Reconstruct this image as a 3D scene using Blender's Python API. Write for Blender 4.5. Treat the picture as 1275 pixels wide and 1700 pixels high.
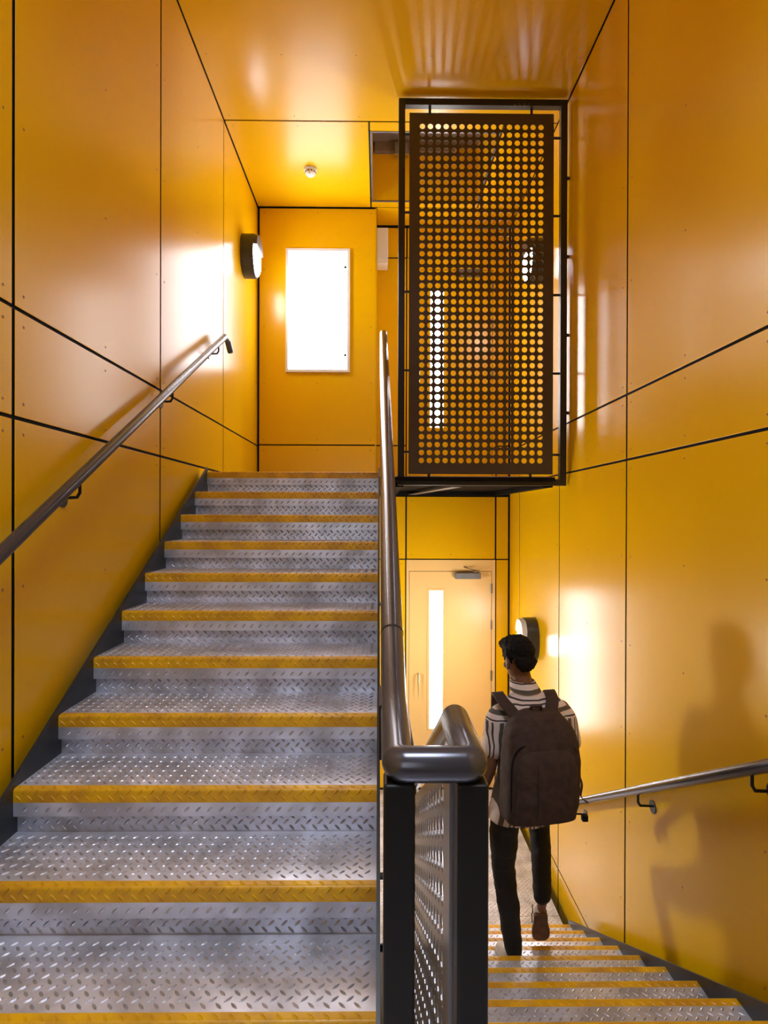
import bpy, bmesh, math, random
from mathutils import Vector, Matrix, noise
import numpy as np
R = random.Random(7)
for o in list(bpy.data.objects): bpy.data.objects.remove(o)
SC = bpy.context.scene
COL = SC.collection

# ------------------------------------------------------------------ camera, world, exposure
F = 956.0
cam = bpy.data.cameras.new('camera'); camo = bpy.data.objects.new('camera', cam); COL.objects.link(camo)
yaw, pit, rol = .0096, -.0027, .0029
def crot(y, p, r):
    cy, sy, cp, sp, cr, sr = math.cos(y), math.sin(y), math.cos(p), math.sin(p), math.cos(r), math.sin(r)
    Ry = Matrix(((cy, -sy, 0), (sy, cy, 0), (0, 0, 1)))
    Rp = Matrix(((1, 0, 0), (0, cp, sp), (0, -sp, cp)))
    Rr = Matrix(((cr, 0, sr), (0, 1, 0), (-sr, 0, cr)))
    return Rr @ Rp @ Ry
CR = crot(yaw, pit, rol)
camo.matrix_world = Matrix((CR[0], CR[2], -CR[1])).transposed().to_4x4()
cam.lens = F * 36 / 1700; cam.sensor_width = 36; cam.sensor_fit = 'AUTO'
cam.shift_y = 6.914 / 1700; cam.clip_start = .02
SC.camera = camo
w = bpy.data.worlds.new('world'); SC.world = w; w.use_nodes = True
w.node_tree.nodes['Background'].inputs[0].default_value = (.8, .9, 1, 1)
w.node_tree.nodes['Background'].inputs[1].default_value = .02
SC.view_settings.view_transform = 'Standard'; SC.view_settings.look = 'None'
SC.view_settings.exposure = 0.0; SC.view_settings.gamma = 1; SC.view_settings.use_curve_mapping = False
SC.cycles.max_bounces = 10; SC.cycles.diffuse_bounces = 6; SC.cycles.sample_clamp_indirect = 8
DAYLIGHT = 24.0        # radiance of the daylit door lights
LAMP = 65.0            # radiance of the wall lamps' diffusers
LAMPMID = 130.0        # the lamp above the person
LAMPLOW = 210.0        # the two lamps of the lower landing
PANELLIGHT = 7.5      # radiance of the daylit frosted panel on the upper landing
SKYLIGHT = 27.0        # radiance of the roof light over the half landing
SKYWIN = 2.0          # radiance of the daylit window behind the camera

# ------------------------------------------------------------------ dimensions (m), camera at the origin, y into the picture
T, RI = .2814, .1587                   # going and riser
WL, WR, ZC = -1.3233, 1.526, 3.348     # walls, ceiling
YB, YM = 6.68, 6.30                    # back wall, shallower wall with the cabinet
ZMID, ZTOP, ZLOW = -1.433, .313, -3.179
UP0, DN0 = 1.444, 1.422                # first nosings
SLOPE = RI / T

# ------------------------------------------------------------------ materials
def mat(name, base, rough=.5, metal=0., spec=.5, noise_amt=0., nscale=8., bump=0., bscale=60., rvar=0., emit=None, coat=0., dark=None):
    m = bpy.data.materials.new(name); m.use_nodes = True
    nt = m.node_tree; b = nt.nodes['Principled BSDF']
    b.inputs['Base Color'].default_value = (*base, 1); b.inputs['Roughness'].default_value = rough
    b.inputs['Metallic'].default_value = metal; b.inputs['Specular IOR Level'].default_value = spec
    b.inputs['Coat Weight'].default_value = coat; b.inputs['Coat Roughness'].default_value = .16
    tc = nt.nodes.new('ShaderNodeTexCoord')
    def nz(scale, detail=5):
        n = nt.nodes.new('ShaderNodeTexNoise'); n.inputs['Scale'].default_value = scale; n.inputs['Detail'].default_value = detail
        nt.links.new(tc.outputs['Object'], n.inputs['Vector']); return n
    if noise_amt:
        n = nz(nscale, 6); rp = nt.nodes.new('ShaderNodeValToRGB')
        d = dark or tuple(c * (1 - noise_amt) for c in base)
        rp.color_ramp.elements[0].position = .36; rp.color_ramp.elements[1].position = .62
        rp.color_ramp.elements[0].color = (*d, 1); rp.color_ramp.elements[1].color = (*base, 1)
        nt.links.new(n.outputs['Fac'], rp.inputs[0]); nt.links.new(rp.outputs[0], b.inputs['Base Color'])
    if rvar:
        n = nz(nscale * .7, 4); mr = nt.nodes.new('ShaderNodeMapRange')
        mr.inputs['From Min'].default_value = .3; mr.inputs['From Max'].default_value = .7
        mr.inputs['To Min'].default_value = max(.02, rough - rvar); mr.inputs['To Max'].default_value = rough + rvar
        nt.links.new(n.outputs['Fac'], mr.inputs[0]); nt.links.new(mr.outputs[0], b.inputs['Roughness'])
    if bump:
        n = nz(bscale, 3); bp = nt.nodes.new('ShaderNodeBump'); bp.inputs['Strength'].default_value = bump; bp.inputs['Distance'].default_value = .004
        nt.links.new(n.outputs['Fac'], bp.inputs['Height']); nt.links.new(bp.outputs[0], b.inputs['Normal'])
    if emit:
        b.inputs['Emission Color'].default_value = (*emit[0], 1); b.inputs['Emission Strength'].default_value = emit[1]
    return m
M = {}
M['yellow'] = mat('yellow_panel', (.84, .49, .0004), .25, spec=.36, noise_amt=.03, nscale=1.3, bump=.008, bscale=7)
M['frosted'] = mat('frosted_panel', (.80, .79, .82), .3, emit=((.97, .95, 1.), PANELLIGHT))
M['door'] = mat('yellow_door_paint', (.86, .58, .22), .35, noise_amt=.03, nscale=2)
M['gap'] = mat('dark_joint', (.006, .006, .008), .7, spec=.2, noise_amt=.2)
M['plate'] = mat('checker_steel', (.74, .78, .93), .36, metal=.50, noise_amt=.45, nscale=6, rvar=.08, dark=(.42, .43, .50))
M['lug'] = mat('worn_lug_steel', (.56, .57, .64), .38, metal=.62, noise_amt=.35, nscale=30)
M['nose'] = mat('yellow_nosing_paint', (.80, .44, .004), .38, noise_amt=.25, nscale=9, rvar=.08, dark=(.58, .29, .01))
M['stringer'] = mat('stringer_paint', (.022, .028, .036), .38, noise_amt=.3, nscale=20)
M['rail'] = mat('rail_paint', (.085, .085, .105), .22, metal=.55, noise_amt=.06, nscale=5)
M['post'] = mat('post_paint', (.009, .008, .008), .34, metal=.0, spec=.3, noise_amt=.15, nscale=12)
M['infill'] = mat('infill_metal', (.36, .35, .37), .26, metal=.7, noise_amt=.1, nscale=8)
M['frame'] = mat('screen_frame_paint', (.018, .016, .015), .34, noise_amt=.25, nscale=15)
M['screen'] = mat('screen_sheet', (.085, .062, .046), .36, noise_amt=.12, nscale=9)
M['steel'] = mat('bright_steel', (.60, .60, .62), .25, metal=1., noise_amt=.1)
M['white'] = mat('white_enamel', (.80, .79, .80), .35, noise_amt=.03, nscale=3)
M['plastic'] = mat('white_plastic', (.78, .77, .77), .4, noise_amt=.03)
M['lampbody'] = mat('lamp_body', (.055, .055, .065), .35, noise_amt=.2, nscale=20)
M['lens'] = mat('lamp_lens', (.9, .9, .9), .4, emit=((.93, .96, 1.), LAMP))
M['lens_low'] = mat('lamp_lens_low', (.9, .9, .9), .4, emit=((1., .97, .94), LAMPLOW))
M['lens_mid'] = mat('lamp_lens_mid', (.9, .9, .9), .4, emit=((1., .97, .94), LAMPMID))
M['rooflight'] = mat('roof_light_glass', (.9, .95, 1), .15, emit=((.80, .88, 1.), SKYLIGHT))
M['daylight'] = mat('daylit_glass', (.9, .95, 1), .15, emit=((.95, .97, 1.), DAYLIGHT))
M['skylit'] = mat('skylit_glass', (.9, .95, 1), .15, emit=((.80, .90, 1.), SKYWIN))
M['grey'] = mat('grey_metal', (.20, .20, .21), .4, metal=.5, noise_amt=.2)
M['soffit'] = mat('soffit_steel', (.014, .013, .013), .8, spec=.06, noise_amt=.3)
M['screwm'] = mat('screw_head', (.42, .17, .004), .45, noise_amt=.1)
M['hatch'] = mat('hatch_lid', (.23, .19, .17), .5, noise_amt=.2)

# ------------------------------------------------------------------ mesh helpers
class MB:
    def __init__(s): s.v = []; s.f = []
    def add(s, vs, fs):
        k = len(s.v); s.v += [tuple(p) for p in vs]; s.f += [tuple(i + k for i in f) for f in fs]; return s
    def box(s, x0, x1, y0, y1, z0, z1):
        vs = [(x, y, z) for z in (z0, z1) for y in (y0, y1) for x in (x0, x1)]
        return s.add(vs, [(0, 2, 3, 1), (4, 5, 7, 6), (0, 1, 5, 4), (2, 6, 7, 3), (0, 4, 6, 2), (1, 3, 7, 5)])
    def prism_x(s, prof, x0, x1):                       # (y,z) polygon extruded along x
        n = len(prof)
        vs = [(x0, y, z) for y, z in prof] + [(x1, y, z) for y, z in prof]
        return s.add(vs, [tuple(range(n)), tuple(range(2 * n - 1, n - 1, -1))] + [(i, i + n, (i + 1) % n + n, (i + 1) % n) for i in range(n)])
    def sheet_x(s, prof, x0, x1):                       # open profile, single skin
        n = len(prof)
        vs = [(x0, y, z) for y, z in prof] + [(x1, y, z) for y, z in prof]
        return s.add(vs, [(i, i + n, i + n + 1, i + 1) for i in range(n - 1)])
    def tube(s, pts, r, n=20, cap=True, closed=False):
        pts = [Vector(p) for p in pts]; m = len(pts); rings = []
        rs = r if isinstance(r, (list, tuple)) else [r] * m
        ref = None
        for i, p in enumerate(pts):
            a = (p - pts[i - 1]).normalized() if i > 0 else None
            b = (pts[i + 1] - p).normalized() if i < m - 1 else None
            if a is None: a = b
            if b is None: b = a
            t = (a + b).normalized()
            if ref is None:
                ref = Vector((0, 0, 1)) if abs(a.z) < .9 else Vector((1, 0, 0))
                ref = (ref - a * ref.dot(a)).normalized()
            else:
                ref = (ref - a * ref.dot(a)).normalized()
            c = a.cross(ref)
            ring = []
            for k in range(n):
                th = 2 * math.pi * k / n
                q = (ref * math.cos(th) + c * math.sin(th)) * rs[i]
                q = q - a * (q.dot(t) / max(.15, a.dot(t)))   # slide onto the mitre plane
                ring.append(p + q)
            rings.append(ring)
            ref = (ref - b * ref.dot(b)).normalized()
        vs = [q for ring in rings for q in ring]; fs = []
        for i in range(m - 1):
            for k in range(n):
                fs.append((i * n + k, i * n + (k + 1) % n, (i + 1) * n + (k + 1) % n, (i + 1) * n + k))
        if cap: fs += [tuple(range(n - 1, -1, -1)), tuple(range((m - 1) * n, m * n))]
        return s.add(vs, fs)
    def loft(s, rings, cap=True):
        n = len(rings[0]); m = len(rings); vs = [q for r in rings for q in r]; fs = []
        for i in range(m - 1):
            for k in range(n):
                fs.append((i * n + k, i * n + (k + 1) % n, (i + 1) * n + (k + 1) % n, (i + 1) * n + k))
        if cap: fs += [tuple(range(n - 1, -1, -1)), tuple(range((m - 1) * n, m * n))]
        return s.add(vs, fs)
    def ball(s, c, rx, ry, rz, rot=None, nu=20, nv=14):
        rings = []
        for j in range(nv + 1):
            ph = math.pi * (j / nv * .98 + .01)
            ring = []
            for k in range(nu):
                th = 2 * math.pi * k / nu
                q = Vector((rx * math.sin(ph) * math.cos(th), ry * math.sin(ph) * math.sin(th), -rz * math.cos(ph)))
                if rot: q = rot @ q
                ring.append(Vector(c) + q)
            rings.append(ring)
        return s.loft(rings)
    def disc(s, c, axis, r, h, n=16, r2=None):          # short cylinder from c along axis
        a = Vector(axis).normalized(); c = Vector(c)
        return s.tube([c, c + a * h], [r, r if r2 is None else r2], n)
    def mesh(s, name):
        me = bpy.data.meshes.new(name); me.from_pydata(s.v, [], s.f)
        bm = bmesh.new(); bm.from_mesh(me); bmesh.ops.recalc_face_normals(bm, faces=bm.faces); bm.to_mesh(me); bm.free()
        return me
def link(name, me, m=None, parent=None, smooth=False, bevel=0., origin=None, seg=2):
    if origin is not None:
        me.transform(Matrix.Translation(-Vector(origin)))
    o = bpy.data.objects.new(name, me); COL.objects.link(o)
    if m is not None:
        if not me.materials: me.materials.append(m)
    if smooth:
        for p in me.polygons: p.use_smooth = True
        if smooth != 'all':
            try: me.set_sharp_from_angle(angle=math.radians(40))
            except Exception: pass
    if bevel:
        b = o.modifiers.new('bevel', 'BEVEL'); b.width = bevel; b.segments = seg; b.limit_method = 'ANGLE'; b.angle_limit = math.radians(35)
    if parent is not None: o.parent = parent
    return o
def thing(name, loc, label, cat, kind=None, group=None):
    o = bpy.data.objects.new(name, None); COL.objects.link(o); o.location = loc; o.empty_display_size = .1
    o['label'] = label; o['category'] = cat
    if kind: o['kind'] = kind
    if group: o['group'] = group
    return o
def part(name, mb, m, root, **kw):                       # verts are given in world space
    base = Vector((0, 0, 0)); p = root
    while p is not None: base += p.location; p = p.parent
    return link(name, mb.mesh(name), m, root, origin=base, **kw)
def tag(o, label, cat, kind=None, group=None):
    o['label'] = label; o['category'] = cat
    if kind: o['kind'] = kind
    if group: o['group'] = group
    return o
def Xat(u, d): return (u - 628.2) / F * d
def Zat(v, d): return (857. - v) / F * d

# ------------------------------------------------------------------ panelled surfaces
GAP = .014; GAPV = .018
def panelled(name, label, cells, frame, backing, thick=.012, screws=True, mm=None, tilt=None):
    """cells: (a0,a1,b0,b1) rectangles in the surface's own (a,b) plane; frame(a,b,n) -> world; n points into the room"""
    mb = MB()
    a0, a1, b0, b1 = backing
    vs = [frame(a, b, n) for n in (-.06, -.0075) for b in (b0, b1) for a in (a0, a1)]
    mb.add(vs, [(0, 2, 3, 1), (4, 5, 7, 6), (0, 1, 5, 4), (2, 6, 7, 3), (0, 4, 6, 2), (1, 3, 7, 5)])
    root = link(name, mb.mesh(name), M['gap']); tag(root, label, 'wall' if 'wall' in name else 'ceiling', 'structure')
    for ci, (a0, a1, b0, b1) in enumerate(cells):
        g = GAP / 2
        A0, A1, B0, B1 = a0 + GAPV / 2, a1 - GAPV / 2, b0 + g, b1 - g
        d = tilt.get(ci, (0, 0)) if tilt else (R.uniform(-.0008, .0008),) * 2
        p = MB()
        q = lambda a, b, n: frame(a, b, n + d[0] + (d[1] - d[0]) * (a - A0) / (A1 - A0))
        c = .0015
        vs = [q(a, b, -.007) for b in (B0, B1) for a in (A0, A1)] + [q(a, b, -c) for b in (B0, B1) for a in (A0, A1)] + \
             [q(a, b, 0) for b in (B0 + c, B1 - c) for a in (A0 + c, A1 - c)]
        fs = [(0, 2, 3, 1)]
        for k in (0, 4): fs += [(k, k + 1, k + 5, k + 4), (k + 2, k + 6, k + 7, k + 3), (k, k + 4, k + 6, k + 2), (k + 1, k + 3, k + 7, k + 5)]
        fs.append((8, 9, 11, 10)); p.add(vs, fs)
        pm = p.mesh('panel'); pm.materials.append(mm or M['yellow']); pm.materials.append(M['gap'])
        pm.polygons.foreach_set('material_index', [0 if i == 0 or i > 4 else 1 for i in range(len(pm.polygons))])   # dark core shows at the cut edges
        po = link('panel', pm, None, root)
        if screws and A1 - A0 > .2 and B1 - B0 > .15:
            s = MB(); nb = max(2, round((B1 - B0) / .6) + 1)
            xs = [A0 + .05, A1 - .05] + ([(A0 + A1) / 2] if A1 - A0 > .9 else [])
            for a in xs:
                for j in range(nb):
                    b = B0 + .05 + (B1 - B0 - .1) * j / (nb - 1)
                    ring = [q(a + .006 * math.cos(t * math.pi / 4), b + .006 * math.sin(t * math.pi / 4), 0) for t in range(8)]
                    top = [q(a + .003 * math.cos(t * math.pi / 4), b + .003 * math.sin(t * math.pi / 4), .0022) for t in range(8)]
                    s.loft([ring, top])
            so = link('screws', s.mesh('screws'), M['screwm'], po); so['kind'] = 'stuff'
    return root
def grid(avals, bvals): return [(a0, a1, b0, b1) for a0, a1 in zip(avals, avals[1:]) for b0, b1 in zip(bvals, bvals[1:])]

# left wall: a = y, b = z
gy = [-1.30, -.71, .70, 2.10, 3.504, 4.917, YM + .03]
cl = grid(gy, [-3.70, .3494, .7496, ZC])
tl = {i: (-.001, -.005) for i, c in enumerate(cl) if c[0] > 4.8}
panelled('wall_left', 'glossy yellow panelled wall on the left above the rising stairs', cl, lambda a, b, n: (WL + n, a, b), (-1.3, 6.75, -3.7, ZC + .05), tilt=tl)
hy = [-1.30, -.49, .85, 2.19, 3.532, 4.847, 6.219, YB]
cr = grid(hy, [-2.99, .3417, .743, ZC]) + grid(hy, [-3.70, -2.99])
panelled('wall_right', 'tall glossy yellow panelled wall on the right beside the descending stairs', cr, lambda a, b, n: (WR - n, a, b), (-1.3, 6.75, -3.7, ZC + .05))
# shallower wall with the cabinet: a = x, b = z
XM = -.030
panelled('wall_middle', 'yellow wall behind the upper landing carrying the bright frosted panel', grid([WL + .01, XM], [.22, .758, ZC - .004]), lambda a, b, n: (a, YM - n, b), (WL, XM - .004, .2, ZC))
e = MB().box(XM - .012, XM + .002, YM + .004, YB + .02, .2, ZC); link('trim_1', e.mesh('trim_1'), M['yellow'])
tag(bpy.data.objects['trim_1'], 'yellow return edge beside the landing wall facing the upper door', 'wall trim', 'structure')
# back wall around the two doors
dx0, dx1, dh = .321, 1.3626, 2.662
cb = []
for zf, zt, zj in ((ZLOW, .215, -2.82), (ZTOP, ZC - .02, .80)):
    cb += [(WL, -.6, zf - (.3 if zf < 0 else .05), zt), (-.6, dx0, zf, zj), (-.6, dx0, zj, zf + dh), (-.6, dx0, zf + dh, zt), (dx0, dx1, zf + dh, zt),
           (dx1, WR - .01, zf, zj), (dx1, WR - .01, zj, zf + dh), (dx1, WR - .01, zf + dh, zt)]
panelled('wall_back', 'yellow panelled end wall around the two doors', cb, lambda a, b, n: (a, YB - n, b), (-1.4, 1.6, -3.7, ZC + .05))
panelled('wall_front', 'dark grey panelled wall behind the camera on the half landing', grid([WL, .1, WR], [ZMID, .5, ZC]), lambda a, b, n: (a, -1.3 + n, b), (-1.4, 1.6, -3.7, ZC + .05), screws=False, mm=M['lampbody'])
# daylight window of the half landing, behind the camera
wn = thing('window_1', (-.60, -1.30, -.50), 'daylit window in the wall behind the camera on the half landing', 'window', 'structure')
wx0, wx1, wz0, wz1 = -1.15, -.05, -.30, 1.10
m = MB().box(wx0, wx0 + .05, -1.30, -1.25, wz0, wz1).box(wx1 - .05, wx1, -1.30, -1.25, wz0, wz1).box(wx0 + .05, wx1 - .05, -1.30, -1.25, wz0, wz0 + .05).box(wx0 + .05, wx1 - .05, -1.30, -1.25, wz1 - .05, wz1)
part('window_frame', m, M['rail'], wn, bevel=.003)
part('glass', MB().box(wx0 + .05, wx1 - .05, -1.29, -1.283, wz0 + .05, wz1 - .05), M['skylit'], wn)
# ceiling: a = x, b = y, hatch opening left out
HX0, HX1, HY0, HY1 = -.070, 1.05, 5.05, 6.16
SX0, SX1, SY0, SY1 = -.65, .75, -.60, .85            # roof light over the half landing, out of frame
cc = grid([WL, WR], [SY1 + .02, 2.1, 3.504, 4.917]) + [(WL, SX0 - .02, -1.3, SY1 + .02), (SX1 + .02, WR, -1.3, SY1 + .02), (SX0 - .02, SX1 + .02, -1.3, SY0 - .02)]
cc = cc + [(WL, HX0 - .02, 4.917, YM - .01), (HX0 - .02, HX1 + .02, 4.917, HY0), (HX0 - .02, HX1 + .02, HY1, YM - .01), (HX1 + .02, WR, 4.917, YM - .01), (XM, WR, YM - .01, YB)]
root = bpy.data.objects
mb = MB()
for (x0, x1, y0, y1) in ((WL - .1, HX0 - .03, SY1 + .03, 6.8), (HX1 + .03, WR + .1, SY1 + .03, 6.8), (WL - .1, SX0 - .03, -1.35, SY1 + .03), (SX1 + .03, WR + .1, -1.35, SY1 + .03), (SX0 - .03, SX1 + .03, -1.35, SY0 - .03), (HX0 - .03, HX1 + .03, SY1 + .03, HY0 - .03), (HX0 - .03, HX1 + .03, HY1 + .03, 6.8)):
    mb.box(x0, x1, y0, y1, ZC + .0075, ZC + .06)
ceil = link('ceiling', mb.mesh('ceiling'), M['gap']); tag(ceil, 'flat glossy yellow panelled ceiling over the stairwell', 'ceiling', 'structure')
for (x0, x1, y0, y1) in cc:
    g = GAP / 2
    p = MB().box(x0 + g, x1 - g, y0 + g, y1 - g, ZC, ZC + .007)
    po = link('panel', p.mesh('panel'), M['yellow'], ceil, bevel=.0015, seg=1)
    if x1 - x0 > .4 and y1 - y0 > .3:
        s = MB(); nx = max(2, round((x1 - x0) / .55) + 1)
        for j in range(nx):
            for yy in (y0 + .06, (y0 + y1) / 2, y1 - .06):
                s.disc((x0 + .06 + (x1 - x0 - .12) * j / (nx - 1), yy, ZC + .0005), (0, 0, -1), .006, .0022, 8, .003)
        so = link('screws', s.mesh('screws'), M['screwm'], po); so['kind'] = 'stuff'

rl = thing('window_2', ((SX0 + SX1) / 2, SY0, ZC), 'daylit roof light in the ceiling over the half landing', 'window', 'structure')
mb = MB().box(SX0 - .012, SX0, SY0, SY1, ZC + .001, ZC + .95).box(SX1, SX1 + .012, SY0, SY1, ZC + .001, ZC + .95).box(SX0 - .012, SX1 + .012, SY0 - .012, SY0, ZC + .001, ZC + .95).box(SX0 - .012, SX1 + .012, SY1, SY1 + .012, ZC + .001, ZC + .95)
part('shaft', mb, M['grey'], rl)
part('glass', MB().box(SX0 - .012, SX1 + .012, SY0 - .012, SY1 + .012, ZC + .95, ZC + .97), M['rooflight'], rl)
# roof hatch recess in the ceiling
h = thing('roof_hatch', ((HX0 + HX1) / 2, HY0, ZC), 'square roof access hatch recessed in the ceiling behind the perforated screen', 'hatch')
hz = ZC + .60
mb = MB().box(HX0 - .012, HX0, HY0, HY1, ZC + .001, hz).box(HX1, HX1 + .012, HY0, HY1, ZC + .001, hz).box(HX0 - .012, HX1 + .012, HY0 - .012, HY0, ZC + .001, hz).box(HX0 - .012, HX1 + .012, HY1, HY1 + .012, ZC + .001, hz)
part('shaft', mb, M['yellow'], h)
mb = MB()
for x0, x1, y0, y1 in ((HX0 - .014, HX0 + .004, HY0, HY1), (HX1 - .004, HX1 + .014, HY0, HY1), (HX0 - .014, HX1 + .014, HY0 - .014, HY0 + .004), (HX0 - .014, HX1 + .014, HY1 - .004, HY1 + .014)):
    mb.box(x0, x1, y0, y1, ZC - .004, ZC + .006)
part('edge_trim', mb, M['grey'], h)
part('lid', MB().box(HX0 - .02, HX1 + .02, HY0 - .02, HY1 + .02, hz, hz + .03), M['hatch'], h)
mb = MB().box(HX0 + .02, HX1 - .25, HY1 - .06, HY1 - .001, hz - .10, hz - .002); part('lid_upstand', mb, M['hatch'], h)
mb = MB().box(.16, .30, HY1 - .10, HY1 - .03, hz - .16, hz - .03).box(.20, .26, HY1 - .12, HY1 - .10, hz - .14, hz - .09); part('latch', mb, M['steel'], h, bevel=.004)

# ------------------------------------------------------------------ checker plate lugs
def lugs(mb, o, ex, ey, w, hgt, ph=(0, 0), p=.040, L=.029, W=.0088, H=.0030):
    o, ex, ey = Vector(o), Vector(ex), Vector(ey); n = ex.cross(ey)
    for k in (0, 1):
        i0 = 0
        y = (ph[1] % p) + (p / 2 if k else 0) - p
        while y < hgt:
            x = (ph[0] % p) + (p / 2 if k else 0) - p
            while x < w:
                if .010 < x < w - .010 and .008 < y < hgt - .008:
                    s = .7071; dx, dy = (s, s) if k else (s, -s)
                    d = ex * dx + ey * dy; c = ex * -dy + ey * dx
                    q = o + ex * x + ey * y
                    vs = [q - d * L / 2, q - d * L * .18 - c * W / 2, q + d * L * .18 - c * W / 2, q + d * L / 2, q + d * L * .18 + c * W / 2, q - d * L * .18 + c * W / 2,
                          q - d * L * .25 + n * H, q + d * L * .25 + n * H]
                    mb.add(vs, [(0, 1, 6), (1, 2, 7, 6), (2, 3, 7), (3, 4, 7), (4, 5, 6, 7), (5, 0, 6)])
                x += p
            y += p
    return mb
def step_profile(y, z, back, lip=.095, rad=.011, lap=.030):
    """tread with its nosing edge at y: flat top from y+back, quarter round, lip down; facing -y (up) - local s: +1"""
    top = [(y + back, z), (y + lap, z)]
    nose = [(y + lap, z), (y + rad, z)]
    for k in range(1, 7):
        a = math.pi / 2 * k / 6
        nose.append((y + rad - rad * math.sin(a), z - rad + rad * math.cos(a)))
    nose.append((y, z - .047))
    lipf = [(y, z - .047), (y, z - lip), (y + .006, z - lip)]
    return top, nose, lipf
def thicken(prof, t=.005):
    out = []
    n = len(prof)
    inner = []
    for i, (y, z) in enumerate(prof):
        a = prof[max(0, i - 1)]; b = prof[min(n - 1, i + 1)]
        dy, dz = b[0] - a[0], b[1] - a[1]; l = math.hypot(dy, dz) or 1
        inner.append((y - dz / l * -t * -1, z + dy / l * t * 1) if False else (y + (-dz / l) * t * SGN[0], z + (dy / l) * t * SGN[0]))
    return prof + inner[::-1]
SGN = [1]
def flip(prof, y, s): return [(y + (a - y) * s, b) for a, b in prof]
def stairs(name, label, x0, x1, steps, s, sx0, sx1):
    """steps: nosing (y,z); s=+1 climbs away from the camera, s=-1 descends"""
    root = thing(name, ((x0 + x1) / 2, steps[0][0], steps[0][1]), label, 'stairs')
    for i, (y, z) in enumerate(steps):
        back = T + .020
        top, nose, lipf = step_profile(y, z, back, lap=.030 if s > 0 else .042)
        if s < 0: top, nose, lipf = flip(top, y, -1), flip(nose, y, -1), flip(lipf, y, -1)
        SGN[0] = 1 if s > 0 else -1
        t = MB().prism_x(thicken(top), x0, x1).prism_x(thicken(lipf), x0, x1)
        tr = part('tread', t, M['plate'], root)
        nz = MB().prism_x(thicken(nose), x0, x1)
        ex, ey = Vector((1, 0, 0)), Vector((0, 1, 0))
        if s > 0:
            lugs(nz, (x0, y + .003, z), ex, ey, x1 - x0, .030, (.013 + .003, .012))
            lugs(nz, (x0, y, z - .047), ex, (0, 0, 1), x1 - x0, .046, (.017, .016))
        else:
            lugs(nz, (x0, y - .042, z), ex, ey, x1 - x0, .042, (.013, .014))
        part('nosing', nz, M['nose'], tr, smooth=True)
        # riser plate set back under the lip
        yr = y + .024 * s
        rz = MB().box(x0, x1, min(yr, yr + .005 * s), max(yr, yr + .005 * s), z - RI - .004, z - .012)
        part('riser', rz, M['plate'], tr)
        g = MB()
        if s > 0:
            lugs(g, (x0, y + .030, z), ex, ey, x1 - x0, T - .02, (.013, .018))
            lugs(g, (x0, y, z - .095), ex, (0, 0, 1), x1 - x0, .050, (.02, .004))
            lugs(g, (x0, yr, z - RI), ex, (0, 0, 1), x1 - x0, RI - .09, (.002, .012))
        else:
            lugs(g, (x0, y - T + .0, z), ex, ey, x1 - x0, T - .042, (.013, .004))
        go = part('raised_pattern', g, M['lug'], tr); go['kind'] = 'stuff'
    # stringers
    (ya, za), (yb, zb) = steps[0], steps[-1]
    for (a, b) in ((sx0[0], sx0[1]), (sx1[0], sx1[1])):
        up = .024; dn = -.26
        k = SLOPE * s
        y0, y1 = min(ya, yb) - .06, max(ya, yb) + .02
        zz = lambda yy: za + k * (yy - ya)
        m = MB().prism_x([(y0, zz(y0) + up), (y1, zz(y1) + up), (y1, zz(y1) + dn), (y0, zz(y0) + dn)], a, b)
        part('stringer', m, M['stringer'], root)
    return root
ups = [(UP0 + T * i, -1.274 + RI * i) for i in range(11)]
stairs('staircase', 'steel checker-plate stairs with yellow nosings climbing on the left', -1.264, -.003, ups, 1, (-1.276, -1.264), (-.003, .008))
dns = [(DN0 + T * i, ZMID - RI * i) for i in range(11)]
stairs('staircase', 'steel checker-plate stairs with yellow nosings descending on the right', .142, 1.42, dns, -1, (.130, .142), (1.42, 1.432))

# floors
def plate_floor(name, label, plates, z, t=.012, lug=True, bot=.09):
    x0 = min(p[0] for p in plates); x1 = max(p[1] for p in plates); y0 = min(p[2] for p in plates); y1 = max(p[3] for p in plates)
    o = link(name, MB().box(x0, x1, y0, y1, z - bot, z - t).mesh(name), M['soffit']); tag(o, label, 'floor', 'structure')
    for (a, b, c, d) in plates:
        g = .003
        p = link('floor_plate', MB().box(a + g, b - g, c + g, d - g, z - t, z).mesh('floor_plate'), M['plate'], o)
        if lug:
            m = MB(); lugs(m, (a, c, z), (1, 0, 0), (0, 1, 0), b - a, d - c)
            q = link('raised_pattern', m.mesh('raised_pattern'), M['lug'], p); q['kind'] = 'stuff'
    return o
yl = DN0 + 10 * T
plate_floor('floor', 'steel checker-plate floor of the lower landing by the door', [(.10, 1.445, yl + .02, 4.545), (.10, 1.445, 4.545, YB - .03), (-1.30, .10, yl + .02, YB - .03)], ZLOW)
plate_floor('floor', 'steel checker-plate floor of the half landing at the camera', [(WL + .02, .07, -1.28, UP0 + .01), (.07, 1.50, -1.28, DN0 - T + .02)], ZMID, lug=False)
fl = plate_floor('floor', 'upper landing floor on a dark steel frame above the lower door', [(WL + .02, .12, 4.258 + T + .03, YM - .025), (.14, 1.405, 4.66, YB - .03)], ZTOP, lug=False, bot=.045)
uf = link('floor', MB().box(WL, WR, -1.3, yl - .02, ZLOW - .10, ZLOW - .03).mesh('floor'), M['lampbody']); tag(uf, 'bare dark floor in the space under the stairs', 'floor', 'structure')
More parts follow.
